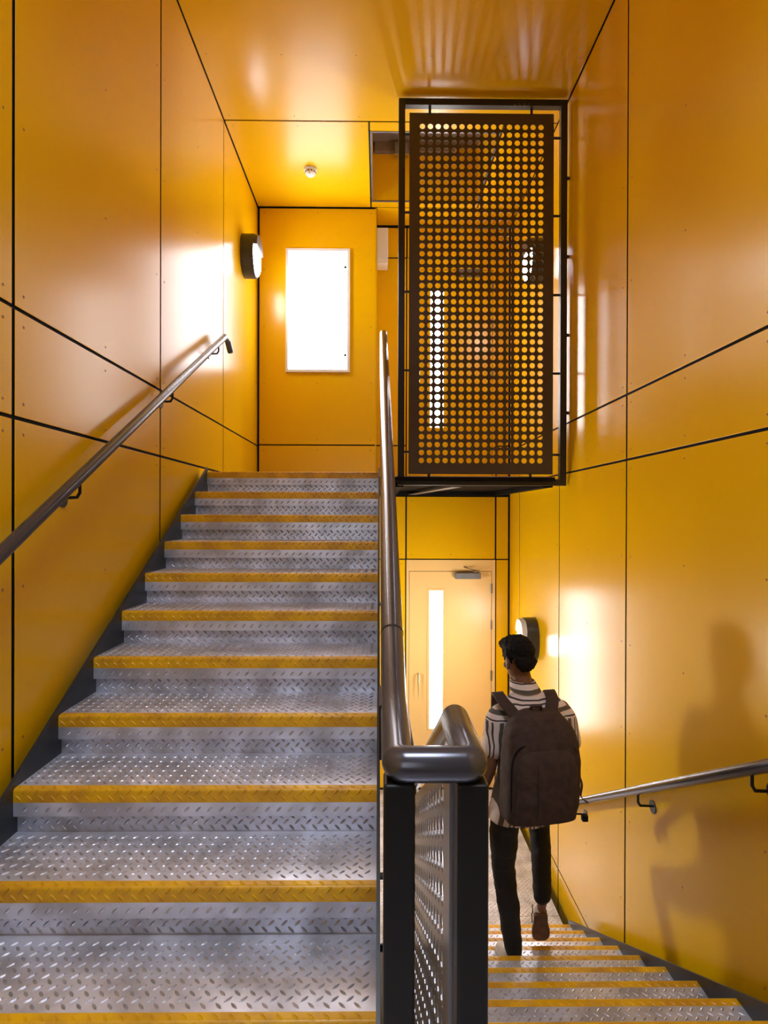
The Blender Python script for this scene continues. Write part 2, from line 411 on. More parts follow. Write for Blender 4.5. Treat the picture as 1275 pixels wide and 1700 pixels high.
# exposed frame of the landing slab seen from below
m = MB().box(.135, 1.41, YB - .12, YB - .035, .222, ZTOP - .05); link('back_beam', m.mesh('b'), M['soffit'], fl)
m = MB().box(1.33, 1.41, 4.65, YB - .12, .224, ZTOP - .05); link('side_beam', m.mesh('b'), M['soffit'], fl)
m = MB().box(.135, .20, 4.65, YB - .12, .224, ZTOP - .05); link('side_beam', m.mesh('b'), M['soffit'], fl)
m = MB(); m.add([(.60, 4.70, .226), (.68, 4.70, .226), (.42, YB - .12, .226), (.34, YB - .12, .226), (.60, 4.70, .234), (.68, 4.70, .234), (.42, YB - .12, .234), (.34, YB - .12, .234)],
                [(0, 1, 2, 3), (4, 5, 6, 7), (0, 1, 5, 4), (1, 2, 6, 5), (2, 3, 7, 6), (3, 0, 4, 7)]); link('brace', m.mesh('brace'), M['grey'], fl)

# ------------------------------------------------------------------ doors
def door(name, zf, label, paint):
    d = thing(name, (.84, YB, zf), label, 'door', 'structure')
    y = YB
    fr = MB().box(dx0 + .005, .356, y - .012, y + .03, zf, zf + dh - .005).box(1.318, dx1 - .005, y - .012, y + .03, zf, zf + dh - .005).box(.356, 1.318, y - .012, y + .03, zf + 2.526, zf + dh - .005)
    part('door_frame', fr, M[paint], d, bevel=.002)
    L0, L1, G0, G1, ZG0, ZG1 = .361, 1.313, .592, .752, zf + .695, zf + 2.30
    lf = MB().box(L0, G0, y - .006, y + .035, zf + .012, zf + 2.520).box(G1, L1, y - .006, y + .035, zf + .012, zf + 2.520).box(G0, G1, y - .006, y + .035, zf + .012, ZG0).box(G0, G1, y - .006, y + .035, ZG1, zf + 2.520)
    le = part('leaf', lf, M[paint], d)
    b = MB()
    for x0, x1, z0, z1 in ((G0 - .024, G0 + .004, ZG0 - .024, ZG1 + .024), (G1 - .004, G1 + .024, ZG0 - .024, ZG1 + .024), (G0, G1, ZG0 - .024, ZG0 + .004), (G0, G1, ZG1 - .004, ZG1 + .024)):
        b.box(x0, x1, y - .014, y - .006, z0, z1)
    part('glazing_bead', b, M[paint], le, bevel=.002)
    part('glass', MB().box(G0, G1, y + .005, y + .011, ZG0, ZG1), M['daylight'], le)
    hx = Xat(694.5, YB)
    hb = MB().tube([(hx, y - .006, zf + 1.34), (hx, y - .055, zf + 1.34), (hx, y - .055, zf + 1.02), (hx, y - .006, zf + 1.02)], .010, 12)
    part('handle', hb, M['steel'], le, smooth=True)
    for z0, z1 in ((2.27, 2.383), (1.85, 1.957), (1.255, 1.375)):
        part('hinge', MB().tube([(1.3155, y - .016, zf + z0), (1.3155, y - .016, zf + z1)], .009, 10), M['grey'], d, smooth=True)
    cx0, cx1 = Xat(755, YB), Xat(797, YB)
    part('door_closer', MB().box(cx0, cx1, y - .075, y - .006, zf + 2.440, zf + 2.512), M['grey'], le, bevel=.006)
    a = MB().tube([(cx0 + .18, y - .045, zf + 2.518), (cx0 + .25, y - .10, zf + 2.535), (cx0 + .11, y - .02, zf + 2.575)], .009, 8)
    part('closer_arm', a, M['steel'], d)
    part('threshold', MB().box(dx0, dx1, y - .02, y + .03, zf, zf + .011), M['gap'], d)
    return d
door('door_1', ZLOW + .0, 'yellow door with a narrow bright glass strip on the lower landing', 'door')
door('door_2', ZTOP, 'yellow door with a bright glass strip seen through the perforated screen', 'yellow')

# ------------------------------------------------------------------ perforated sheets
def perforated(nc, nr, pitch, dia, mx, mz, shear=0., thick=.003, n=16):
    """sheet in the (a,b) plane from its lower left corner; rows rise by shear per unit a; returns MB with coordinates (a, b, 0..thick)"""
    W = (nc - 1) * pitch + 2 * mx; H = (nr - 1) * pitch + 2 * mz
    bm = bmesh.new(); key = {}
    def V(a, b):
        k = (round(a, 5), round(b, 5))
        if k not in key: key[k] = bm.verts.new((a, b, 0))
        return key[k]
    xs = [0] + [mx - pitch / 2 + i * pitch for i in range(nc + 1)] + [W]
    zs = [0] + [mz - pitch / 2 + j * pitch for j in range(nr + 1)] + [H]
    sh = lambda a, b: (a, b + shear * a)
    for i in range(len(xs) - 1):
        for j in range(len(zs) - 1):
            hole = 0 < i < len(xs) - 2 and 0 < j < len(zs) - 2
            a0, a1, b0, b1 = xs[i], xs[i + 1], zs[j], zs[j + 1]
            if not hole:
                # keep edge vertices that hole cells put on the shared border
                def edge(p, q, on):
                    pts = [p]
                    if on:
                        m = n // 4
                        for k in range(1, m): pts.append((p[0] + (q[0] - p[0]) * SUB[k], p[1] + (q[1] - p[1]) * SUB[k]))
                    return pts
                hv = 0 < i < len(xs) - 2; hh = 0 < j < len(zs) - 2
                pts = edge((a0, b0), (a1, b0), hv and j > 0) + edge((a1, b0), (a1, b1), hh and i < len(xs) - 2) + edge((a1, b1), (a0, b1), hv and j < len(zs) - 2) + edge((a0, b1), (a0, b0), hh and i > 0)
                bm.faces.new([V(*sh(*p)) for p in pts])
            else:
                ca, cb = (a0 + a1) / 2, (b0 + b1) / 2; ring = []; outer = []
                hc = sh(ca, cb)
                for k in range(n):
                    th = 2 * math.pi * (k + .0) / n + math.pi / 4
                    c, s = math.cos(th), math.sin(th); mxx = max(abs(c), abs(s))
                    outer.append(V(*sh(ca + c / mxx * pitch / 2, cb + s / mxx * pitch / 2)))
                    ring.append(bm.verts.new((hc[0] + c * dia / 2, hc[1] + s * dia / 2, 0)))
                for k in range(n):
                    k2 = (k + 1) % n
                    bm.faces.new((outer[k], outer[k2], ring[k2], ring[k]))
    bmesh.ops.recalc_face_normals(bm, faces=bm.faces)
    g = bmesh.ops.extrude_face_region(bm, geom=bm.faces[:])
    for e in g['geom']:
        if isinstance(e, bmesh.types.BMVert): e.co.z += thick
    bmesh.ops.recalc_face_normals(bm, faces=bm.faces)
    me = bpy.data.meshes.new('perforated_sheet'); bm.to_mesh(me); bm.free()
    return me, W, H
SUB = [0, .5 - math.tan(math.pi / 8) / 2, .5, .5 + math.tan(math.pi / 8) / 2, 1]

# tall screen above the descending stairs
YS = 4.60
sx0, sx1, sz0, sz1 = Xat(660, YS), Xat(941, YS), Zat(808, YS), Zat(166, YS)
sc = thing('perforated_screen', ((sx0 + sx1) / 2, YS, sz0), 'tall dark perforated metal screen in a black frame above the lower door', 'screen')
t = .052
part('frame_post', MB().box(sx0, sx0 + t, YS, YS + .055, sz0, sz1), M['frame'], sc, bevel=.003)
part('frame_post', MB().box(sx1 - t, sx1, YS, YS + .055, sz0, sz1), M['frame'], sc, bevel=.003)
part('frame_rail', MB().box(sx0 + t, sx1 - t, YS, YS + .055, sz1 - t, sz1), M['frame'], sc, bevel=.003)
part('frame_rail', MB().box(sx0 + t, sx1 - t, YS, YS + .055, sz0, sz0 + t), M['frame'], sc, bevel=.003)
px0, px1, pz0, pz1 = Xat(678, YS), Xat(919.5, YS), Zat(788, YS), Zat(188, YS)
pitch = (Xat(897.5, YS) - Xat(699.3, YS)) / 15
pitchv = (Zat(208.9, YS) - Zat(765.7, YS)) / 42
me, Wp, Hp = perforated(16, 43, pitch, .0440, ((px1 - px0) - 15 * pitch) / 2, ((pz1 - pz0) - 42 * pitch) / 2)
me.transform(Matrix(((1, 0, 0, px0), (0, 0, 1, YS + .024), (0, pitchv / pitch, 0, pz0 + ((pz1 - pz0) - 42 * pitchv) / 2 - ((pz1 - pz0) - 42 * pitch) / 2 * pitchv / pitch), (0, 0, 0, 1))))
me.transform(Matrix.Translation(-sc.location))
link('perforated_sheet', me, M['screen'], sc)
yc = YS + .026
for v in (223, 353, 485, 616, 752):
    z = Zat(v, YS); part('spacer', MB().disc((sx0 + t - .004, yc, z), (1, 0, 0), .010, px0 - sx0 - t + .008, 10), M['frame'], sc)
    part('spacer', MB().disc((px1 - .004, yc, z - .02), (1, 0, 0), .010, sx1 - t - px1 + .008, 10), M['frame'], sc)
for v in (294, 425, 556, 686):
    part('wall_stub', MB().disc((sx1 - .003, yc, Zat(v, YS)), (1, 0, 0), .013, WR - sx1 + .006, 10), M['frame'], sc)
for u in (712, 882):
    part('spacer', MB().disc((Xat(u, YS), yc, pz1 - .004), (0, 0, 1), .011, sz1 - t - pz1 + .008, 10), M['frame'], sc)
    part('spacer', MB().disc((Xat(u, YS), yc, sz0 + t - .004), (0, 0, 1), .011, pz0 - sz0 - t + .008, 10), M['frame'], sc)

pts = []
for k in range(34):
    q = k / 33; pts.append((Xat(846 + 30 * q, YS), YS - .0008, Zat(178 + 3.5 * math.sin(q * 23) - 2 * q, YS)))
part('scratched_mark', MB().tube(pts, .0012, 5), M['grey'], sc)
# ------------------------------------------------------------------ central balustrade
XA, XB, ZR, YN, D = .0335, .1475, -.3925, .904, .055
YE = 4.32
bal = thing('balustrade', ((XA + XB) / 2, YN, ZMID), 'dark tubular handrail on twin square newels between the two flights', 'handrail')
ER = .013
pathr = [(XA, YE, ZR + .564 * (YE - 1.219)), (XA, 1.219, ZR)] + [(XA + ER - ER * math.cos(q), YN + ER - ER * math.sin(q), ZR) for q in (0, .39, .785, 1.18, 1.571)] + [(XB - ER + ER * math.sin(q), YN + ER - ER * math.cos(q), ZR) for q in (0, .39, .785, 1.18, 1.571)] + [(XB, 1.10, ZR), (XB, YE, ZR - .564 * (YE - 1.10))]
part('handrail_tube', MB().tube(pathr, D / 2, 32), M['rail'], bal, smooth=True)
zj = ZR + .564 * (1.40 - 1.219)
dirn = Vector((0, 1, .564)).normalized()
part('sleeve_joint', MB().disc((XA, 1.40, zj), dirn, D / 2 + .0006, .004, 32), M['frame'], bal, smooth=True)
for x in (XA, XB):
    part('newel_post', MB().box(x - .0245, x + .0245, YN - .020, YN + .030, ZMID - (.0 if x == XA else .0), ZR - D / 2 + .004), M['post'], bal, bevel=.005, seg=3)
# infill sheets following the slope
def infill(x, y0, y1, zc, s, name):
    nc = int((y1 - y0 - .12) / pitch); nr = 13
    me, W_, H_ = perforated(nc, nr, pitch, .044, ((y1 - y0) - (nc - 1) * pitch) / 2, .055, shear=.564 * s)
    me.transform(Matrix(((0, 0, 1, x - .0015), (1, 0, 0, y0), (0, 1, 0, zc - H_), (0, 0, 0, 1))))
    me.transform(Matrix.Translation(-bal.location)); link(name, me, M['infill'], bal)
    return H_
zt = ZR - .085
H_ = infill(XA, 1.24, 4.25, zt + .564 * .02, 1, 'infill_sheet')
Hb = infill(XB - .024, .965, 4.20, zt + .564 * .135, -1, 'infill_sheet')
part('end_bar', MB().box(XB - .030, XB - .018, .940, .966, zt + .564 * .135 - H_ - .05, zt + .07), M['infill'], bal)
part('end_bar', MB().box(XA - .006, XA + .006, 1.205, 1.245, zt - H_, zt), M['infill'], bal)
part('fixing_plate', MB().box(.002, .009, 1.16, 1.30, -.497, -.385), M['post'], bal, bevel=.006)
mb = MB()
for yy in (1.5, 2.3, 3.1, 3.9):
    part('bracket', MB().tube([(XA, yy, ZR + .564 * (yy - 1.219) - .01), (XA, yy, ZR + .564 * (yy - 1.219) - .11)], .008, 10), M['rail'], bal, smooth=True)
    part('bracket', MB().tube([(XB, yy, ZR - .564 * (yy - 1.10) - .01), (XB, yy, ZR - .564 * (yy - 1.10) - .10), (XB - .02, yy, ZR - .564 * (yy - 1.10) - .12)], .008, 10), M['rail'], bal, smooth=True)
for yy, zz in ((1.75, -1.10), (2.9, -.45), (4.1, .22)):
    part('stand_off', MB().disc((.006, yy, zz), (1, 0, 0), .010, XA - .006, 10), M['rail'], bal)
    part('stand_off', MB().disc((XB - .024, yy, ZMID - (zz - ZMID) - .02), (1, 0, 0), .010, .024, 10), M['rail'], bal)

# ------------------------------------------------------------------ wall handrails
def wall_rail(label, pts, brs, xw, side):
    r = thing('wall_handrail', pts[0], label, 'handrail')
    part('handrail_tube', MB().tube(pts, .0245, 28), M['rail'], r, smooth=True)
    for (x, y, z) in brs:
        a = MB().tube([(x, y, z - .02), (x, y, z - .065), (x + side * .012, y, z - .085), (xw - side * .004, y, z - .088)], .0065, 10)
        part('bracket', a, M['post'], r, smooth=True)
        part('bracket_plate', MB().disc((xw, y, z - .092), (-side, 0, 0), .036, .006, 24), M['rail'], r, smooth=True)
xl = WL + .075
zl = lambda y: 1.42 + .568 * (y - 4.65)
wall_rail('dark steel handrail on brackets along the left wall', [(xl, 1.05, zl(1.05)), (xl, 4.67, zl(4.67)), (xl + .01, 4.73, zl(4.67) - .015), (xl + .015, 4.80, zl(4.67) - .085)],
          [(xl, yy, zl(yy)) for yy in (1.40, 2.42, 3.50, 4.50)], WL, -1)
xr = WR - .085
zr = lambda y: -.923 - .565 * (y - 2.11)
wall_rail('dark steel handrail sloping down the right wall past the person', [(xr, 1.10, zr(1.10)), (xr, 4.70, zr(4.70)), (xr, 4.85, zr(4.70))],
          [(xr, yy, zr(yy)) for yy in (1.30, 2.20, 3.17, 4.20)], WR, 1)

# ------------------------------------------------------------------ wall lamps
def lamp(x, y, z, side, lens, hoodm, label):
    """oval wall lamp on a side wall; side=+1 faces +x"""
    l = thing('wall_lamp', (x, y, z), label, 'lamp', group='oval bulkhead wall lamps')
    ry, rz, dep = .165, .205, .125
    def oval(k, dx, n=36):
        out = []
        for i in range(n):
            th = 2 * math.pi * i / n; c, s = math.cos(th), math.sin(th)
            e = .86
            out.append((x + side * dx, y + k * ry * math.copysign(abs(c) ** e, c), z + k * rz * math.copysign(abs(s) ** e, s)))
        return out
    part('housing', MB().loft([oval(1, 0), oval(1, dep * .85), oval(.985, dep * .94), oval(.93, dep), oval(.90, dep - .004)]), M['lampbody'], l, smooth=True)
    part('diffuser', MB().loft([oval(.895, dep - .006), oval(.895, dep + .002), oval(.80, dep + .016), oval(.5, dep + .026), oval(.1, dep + .028)]), M[lens], l, smooth=True)
    # half hood over the upper part of the diffuser
    h = MB(); n = 24; A = []; B = []
    for i in range(n + 1):
        th = math.pi * (i / n); c, s = math.cos(th), math.sin(th)
        yy, zz = ry * .97 * math.copysign(abs(c) ** .75, c), rz * .97 * abs(s) ** .75
        A.append((yy, max(zz, .03)))
    zcut = .055
    o1 = [(x + side * (dep - .01), y + a, z + max(b, zcut)) for a, b in A]
    o2 = [(x + side * (dep + .034), y + a * .94, z + max(b * .94, zcut)) for a, b in A]
    h.loft([o1, o2])
    part('hood', h, M[hoodm], l, smooth=True)
    return l
lamp(WL - .003, 5.66, Zat(426, 5.6), 1, 'lens', 'lampbody', 'glowing oval dark wall lamp on the left wall of the upper landing')
lamp(WR, 5.42, Zat(432, 5.38), -1, 'lens', 'lampbody', 'glowing oval wall lamp seen through the perforated screen')
lamp(WL, 5.10, -1.18, 1, 'lens_low', 'lampbody', 'glowing oval wall lamp on the left wall of the lower landing under the stairs')
lamp(WR, 5.58, Zat(1066, 5.5), -1, 'lens_mid', 'plastic', 'oval wall lamp with a pale hood above the head of the person')

# ------------------------------------------------------------------ small fittings of the upper landing
dloc = (Xat(514, 5.6), 5.60, ZC)
sd = thing('smoke_detector', dloc, 'small white round smoke detector on the ceiling', 'smoke detector')
def lathe(c, prof, n=28):
    return MB().loft([[(c[0] + r * math.cos(2 * math.pi * k / n), c[1] + r * math.sin(2 * math.pi * k / n), c[2] + z) for k in range(n)] for r, z in prof])
part('base', lathe(dloc, [(.062, .001), (.062, -.014), (.056, -.018)]), M['plastic'], sd, smooth=True)
part('head', lathe(dloc, [(.046, -.017), (.050, -.024), (.050, -.046), (.044, -.052), (.030, -.066), (.006, -.069)]), M['plastic'], sd, smooth=True)
m = MB()
for k in range(10):
    a = 2 * math.pi * k / 10; m.box(dloc[0] + .0495 * math.cos(a) - .005, dloc[0] + .0495 * math.cos(a) + .005, dloc[1] + .0495 * math.sin(a) - .005, dloc[1] + .0495 * math.sin(a) + .005, ZC - .040, ZC - .031)
part('vents', m, M['gap'], sd)['kind'] = 'stuff'
part('indicator', MB().ball((dloc[0] - .006, dloc[1] - .040, ZC - .058), .005, .005, .005, nu=10, nv=6), mat('red_indicator', (.5, .02, .01), .3), sd)

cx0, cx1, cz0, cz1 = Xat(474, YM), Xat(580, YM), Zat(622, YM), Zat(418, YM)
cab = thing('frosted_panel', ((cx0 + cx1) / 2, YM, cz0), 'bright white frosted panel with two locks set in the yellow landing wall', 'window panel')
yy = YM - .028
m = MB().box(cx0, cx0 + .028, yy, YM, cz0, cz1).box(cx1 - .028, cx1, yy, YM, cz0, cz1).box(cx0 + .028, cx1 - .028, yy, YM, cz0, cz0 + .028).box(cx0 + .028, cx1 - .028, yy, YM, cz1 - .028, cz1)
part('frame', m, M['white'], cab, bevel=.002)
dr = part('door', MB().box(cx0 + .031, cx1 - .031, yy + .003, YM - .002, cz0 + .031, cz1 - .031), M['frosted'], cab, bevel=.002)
for v in (449, 594):
    part('lock', MB().disc((Xat(572.5, YM), yy + .004, Zat(v, YM)), (0, -1, 0), .014, .008, 14), M['gap'], dr)

ex0, ex1 = XM + .003, Xat(643, 6.40)
em = thing('emergency_light', (XM, 6.45, Zat(440, 6.4)), 'white box fitting on the wall return near the screen', 'light fitting')
zA, zB = Zat(430, 6.4), Zat(381, 6.4)
part('housing', MB().box(ex0, ex1, 6.40, 6.60, zA, zB), M['plastic'], em, bevel=.006)
part('diffuser', MB().box(ex0, ex1 - .004, 6.405, 6.595, Zat(440, 6.4), zA), M['white'], em, bevel=.006)

# ------------------------------------------------------------------ the person on the lower flight
P0 = Vector((.80, 3.20, -2.544))
person = thing('person', P0, 'person walking down the right flight in a striped shirt and black trousers', 'person')
YAW = math.radians(11)
RT = Vector((math.cos(YAW), math.sin(YAW), 0)); FW = Vector((-math.sin(YAW), math.cos(YAW), 0))
def ering(c, a, b, n=24, rt=RT, fw=FW, e=1.):
    c = Vector(c); out = []
    for k in range(n):
        th = 2 * math.pi * k / n; q, s = math.cos(th), math.sin(th)
        out.append(c + rt * (a * math.copysign(abs(q) ** e, q)) + fw * (b * math.copysign(abs(s) ** e, s)))
    return out
def smooth_path(pts, rs, k=5):
    P = [Vector(p) for p in pts]; out = []; ro = []
    for i in range(len(P) - 1):
        p0, p1, p2, p3 = P[max(0, i - 1)], P[i], P[i + 1], P[min(len(P) - 1, i + 2)]
        for j in range(k):
            t = j / k
            out.append(.5 * ((2 * p1) + (p2 - p0) * t + (2 * p0 - 5 * p1 + 4 * p2 - p3) * t * t + (3 * p1 - p0 - 3 * p2 + p3) * t ** 3))
            ro.append(rs[i] + (rs[i + 1] - rs[i]) * t)
    out.append(P[-1]); ro.append(rs[-1]); return out, ro
def limb(mb, pts, rs, k=5, n=18):
    p, r = smooth_path(pts, rs, k); mb.tube(p, r, n)
    mb.ball(pts[0], rs[0], rs[0], rs[0], nu=n, nv=10); mb.ball(pts[-1], rs[-1], rs[-1], rs[-1], nu=n, nv=10)
def remeshed(mb, name, vox, sm=4, fac=.5, disp=None):
    me = mb.mesh(name); o = bpy.data.objects.new(name, me); COL.objects.link(o)
    md = o.modifiers.new('r', 'REMESH'); md.mode = 'VOXEL'; md.voxel_size = vox
    s = o.modifiers.new('s', 'SMOOTH'); s.factor = fac; s.iterations = sm
    dg = bpy.context.evaluated_depsgraph_get()
    out = bpy.data.meshes.new_from_object(o.evaluated_get(dg)); out.name = name
    bpy.data.objects.remove(o); bpy.data.meshes.remove(me)
    if disp:
        nn = [v.normal.copy() for v in out.vertices]
        for v, q in zip(out.vertices, nn): v.co += q * disp(v.co)
    for p in out.polygons: p.use_smooth = True
    return out
LS, RS = Vector((.665, 3.11, -1.075)), Vector((1.015, 3.18, -1.075))       # shoulders
LE, RE = Vector((.600, 3.10, -1.365)), Vector((1.085, 3.20, -1.365))       # elbows
LW, RW = Vector((.545, 3.20, -1.600)), Vector((1.085, 3.37, -1.560))       # wrists
LH, RH = Vector((.703, 3.15, -1.62)), Vector((.900, 3.18, -1.62))          # hips
LK, RK = Vector((.712, 3.24, -2.00)), Vector((.985, 3.50, -1.86))          # knees
LA, RA = Vector((.765, 3.225, -2.445)), Vector((.964, 3.355, -2.255))       # ankles
HC = Vector((.783, 3.205, -.805))
HR = Matrix.Rotation(math.radians(24), 3, 'Z') @ Matrix.Rotation(math.radians(-16), 3, 'X')
skin = mat('skin', (.23, .095, .045), .5, noise_amt=.12, nscale=12)
body = MB()
body.loft([ering((.80, 3.15, -1.66), .10, .07), ering((.80, 3.15, -1.62), .155, .100), ering((.81, 3.14, -1.52), .150, .10), ering((.825, 3.135, -1.40), .138, .095),
           ering((.84, 3.13, -1.25), .162, .108), ering((.845, 3.14, -1.12), .175, .105), ering((.842, 3.15, -1.04), .150, .085), ering((.825, 3.16, -.985), .085, .066), ering((.805, 3.17, -.94), .055, .058)])
limb(body, [(.815, 3.165, -.98), (.800, 3.18, -.92), (.788, 3.20, -.85)], [.062, .053, .052])
# head: cranium, jaw, nose, brow, lips, ears
def hp(x, y, z): return HC + HR @ Vector((x, y, z))
body.ball(hp(0, -.008, .035), .075, .094, .085, HR)
body.ball(hp(0, .012, -.035), .062, .076, .082, HR)
body.ball(hp(0, .045, -.085), .036, .034, .032, HR)
body.tube([hp(0, .088, .022), hp(0, .100, -.005), hp(0, .112, -.032), hp(0, .094, -.042)], [.009, .011, .015, .008], 10)
body.ball(hp(0, .084, -.062), .024, .012, .006, HR, 12, 8); body.ball(hp(0, .082, -.074), .022, .012, .007, HR, 12, 8)
for s in (-1, 1):
    body.ball(hp(s * .028, .078, .028), .022, .014, .008, HR, 12, 8)
    body.ball(hp(s * .042, .060, -.022), .020, .020, .018, HR, 12, 8)
    body.ball(hp(s * .080, -.004, -.012), .009, .020, .033, HR @ Matrix.Rotation(math.radians(20) * s, 3, 'Z'), 14, 10)
    body.ball(hp(s * .076, .006, -.040), .008, .010, .011, HR, 10, 8)
def hand(mb, wrist, elbow, curl, side, inw):
    d = (wrist - elbow).normalized(); i = Vector(inw); i = (i - d * i.dot(d)).normalized(); w = d.cross(i) * side   # i: palm normal
    pc = wrist + d * .05
    rings = []
    for t, a, b in ((-.01, .026, .020), (.02, .034, .018), (.06, .042, .017), (.092, .042, .014), (.10, .036, .010)):
        c = wrist + d * t; rings.append([c + w * (a * math.cos(q * math.pi / 8)) + i * (b * math.sin(q * math.pi / 8)) for q in range(16)])
    mb.loft(rings)
    for k, (off, ln) in enumerate(((.032, .070), (.011, .080), (-.011, .074), (-.031, .058))):
        p = wrist + d * .088 + w * off; dd = d.copy(); pts = [p - d * .02, p]; ax = w
        for seg in (.42, .32, .26):
            dd = (Matrix.Rotation(curl * .9, 3, ax) @ dd) if True else dd
            if (dd - d).dot(i) < -1e-4: dd = Matrix.Rotation(-2 * curl * .9, 3, ax) @ dd
            p = p + dd * ln * seg; pts.append(p)
        mb.tube(pts, [.0095, .0092, .0088, .0080, .0062], 10)
        mb.ball(pts[-1], .0062, .0062, .0062, nu=10, nv=6)
    p = wrist + d * .025 + w * .030
    mb.tube([wrist + d * .01 + w * .012, p, p + (d * .5 + w * .7 + i * .4).normalized() * .034, p + (d * .5 + w * .7 + i * .4).normalized() * .034 + (d * .85 + w * .25 + i * .4).normalized() * .030], [.013, .0125, .0105, .008], 10)
limb(body, [LS, (LS + LE) / 2 + Vector((-.008, 0, 0)), LE, (LE * .5 + LW * .5), LW], [.050, .047, .039, .037, .026])
limb(body, [RS, (RS + RE) / 2 + Vector((.008, 0, 0)), RE, (RE * .5 + RW * .5), RW], [.050, .047, .039, .037, .026])
hand(body, LW, LE, .35, 1, (1, 0, 0)); hand(body, RW, RE, .45, -1, (-1, 0, 0))
MID = Vector((0, -.02, 0))
limb(body, [LH, LH * .5 + LK * .5 + Vector((-.004, 0, 0)), LK, LK * .5 + LA * .5 + MID, LA], [.060, .056, .046, .043, .031])
limb(body, [RH, RH * .5 + RK * .5, RK, RK * .5 + RA * .5 + MID, RA], [.056, .052, .046, .043, .031])
limb(body, [LA, LA + Vector((-.004, .0, -.045)), LA + Vector((-.020, .06, -.070))], [.031, .026, .018])
limb(body, [RA, RA + Vector((.002, .018, -.05)), RA + Vector((.010, .045, -.16))], [.031, .026, .018])
bme = remeshed(body, 'body', .006, 3); bme.transform(Matrix.Translation(-P0)); link('body', bme, skin, person)
eye = mat('eye_white', (.42, .40, .38), .25); iris = mat('dark_iris', (.012, .007, .005), .2); brow = mat('brow_hair', (.012, .009, .009), .8); lip = mat('lip_skin', (.19, .060, .042), .45)
for s in (-1, 1):
    ey = part('eye', MB().ball(hp(s * .030, .0755, .006), .0125, .011, .0070, HR, 14, 10), eye, person, smooth=True)
    part('iris', MB().ball(hp(s * .030, .0835, .006), .0048, .0042, .0052, HR, 10, 8), iris, ey, smooth=True)
    part('eyebrow', MB().tube([hp(s * .014, .0935, .0285), hp(s * .030, .0915, .0335), hp(s * .046, .0800, .029)], [.0032, .0040, .0022], 8), brow, person, smooth=True)
part('lips', MB().ball(hp(0, .0855, -.0625), .021, .0125, .0045, HR, 14, 8).ball(hp(0, .0845, -.0725), .019, .0125, .0055, HR, 14, 8), lip, person, smooth=True)['label'] = 'lips of a slightly redder tone'
# hair: short sides, taller curly top
hair = MB()
hair.ball(hp(0, -.014, .045), .083, .098, .088, HR, 28, 20)
hair.ball(hp(-.004, .020, .085), .068, .078, .052, HR, 24, 16)
hair.ball(hp(-.020, .060, .095), .045, .040, .032, HR, 20, 14)
hair.ball(hp(0, -.060, -.010), .070, .042, .060, HR, 24, 16)
def hdisp(c):
    q = c * 38
    return .007 * noise.noise(q) + .004 * noise.noise(c * 85) + .003 * noise.noise(c * 160)
hme = remeshed(hair, 'hair', .004, 2, disp=hdisp)
hme.transform(Matrix.Translation(-P0)); link('hair', hme, mat('dark_hair', (.010, .008, .008), .75, spec=.2, noise_amt=.4, nscale=60, bump=.6, bscale=220), person)

# shirt
shirt = MB()
shirt.loft([ering((.795, 3.135, -1.645), .190, .135, e=.9), ering((.80, 3.13, -1.58), .192, .140, e=.9), ering((.815, 3.13, -1.45), .178, .130), ering((.835, 3.13, -1.30), .185, .132),
            ering((.845, 3.14, -1.16), .200, .130), ering((.843, 3.15, -1.08), .192, .118), ering((.840, 3.15, -1.03), .160, .098), ering((.825, 3.16, -.985), .100, .078), ering((.810, 3.17, -.955), .073, .070), ering((.806, 3.172, -.935), .064, .066)])
for S_, E_ in ((LS, LE), (RS, RE)):
    d = (E_ - S_)
    limb(shirt, [S_ + Vector((.05 if S_ is LS else -.05, 0, .012)), S_ + d * .15, S_ + d * .40, S_ + d * .60], [.066, .074, .072, .070])
def cdisp(c):
    return .007 * noise.noise(Vector((c.x * 9, c.y * 9, c.z * 5))) + .0045 * noise.noise(Vector((c.x * 26, c.y * 26, c.z * 9)))
shm = remeshed(shirt, 'shirt', .007, 3, disp=cdisp); shm.transform(Matrix.Translation(-P0))
ms = bpy.data.materials.new('striped_cloth'); ms.use_nodes = True; nt = ms.node_tree; b = nt.nodes['Principled BSDF']; b.inputs['Roughness'].default_value = .85
tc = nt.nodes.new('ShaderNodeTexCoord'); sep = nt.nodes.new('ShaderNodeSeparateXYZ'); nt.links.new(tc.outputs['Object'], sep.inputs[0])
def mth(op, a, b_=None, c=None):
    n = nt.nodes.new('ShaderNodeMath'); n.operation = op
    for i, q in enumerate((a, b_, c)):
        if q is None: continue
        if isinstance(q, (int, float)): n.inputs[i].default_value = q
        else: nt.links.new(q, n.inputs[i])
    return n.outputs[0]
nw = nt.nodes.new('ShaderNodeTexNoise'); nw.inputs['Scale'].default_value = 6; nt.links.new(tc.outputs['Object'], nw.inputs['Vector'])
wob = mth('MULTIPLY', mth('SUBTRACT', nw.outputs['Fac'], .5), .05)
lat = mth('ADD', mth('ADD', mth('MULTIPLY', sep.outputs[0], math.cos(YAW)), mth('MULTIPLY', sep.outputs[1], math.sin(YAW))), wob)
vz = mth('ADD', sep.outputs[2], mth('MULTIPLY', wob, .5))
zyoke = -1.105 - P0.z
isy = mth('GREATER_THAN', vz, zyoke)
coord = mth('ADD', mth('MULTIPLY', lat, mth('SUBTRACT', 1., isy)), mth('MULTIPLY', vz, isy))
f1 = mth('FRACT', mth('DIVIDE', coord, .098))
wide = mth('MULTIPLY', mth('GREATER_THAN', f1, .08), mth('LESS_THAN', f1, .30))
thin1 = mth('MULTIPLY', mth('GREATER_THAN', f1, .55), mth('LESS_THAN', f1, .63))
thin2 = mth('MULTIPLY', mth('GREATER_THAN', f1, .76), mth('LESS_THAN', f1, .84))
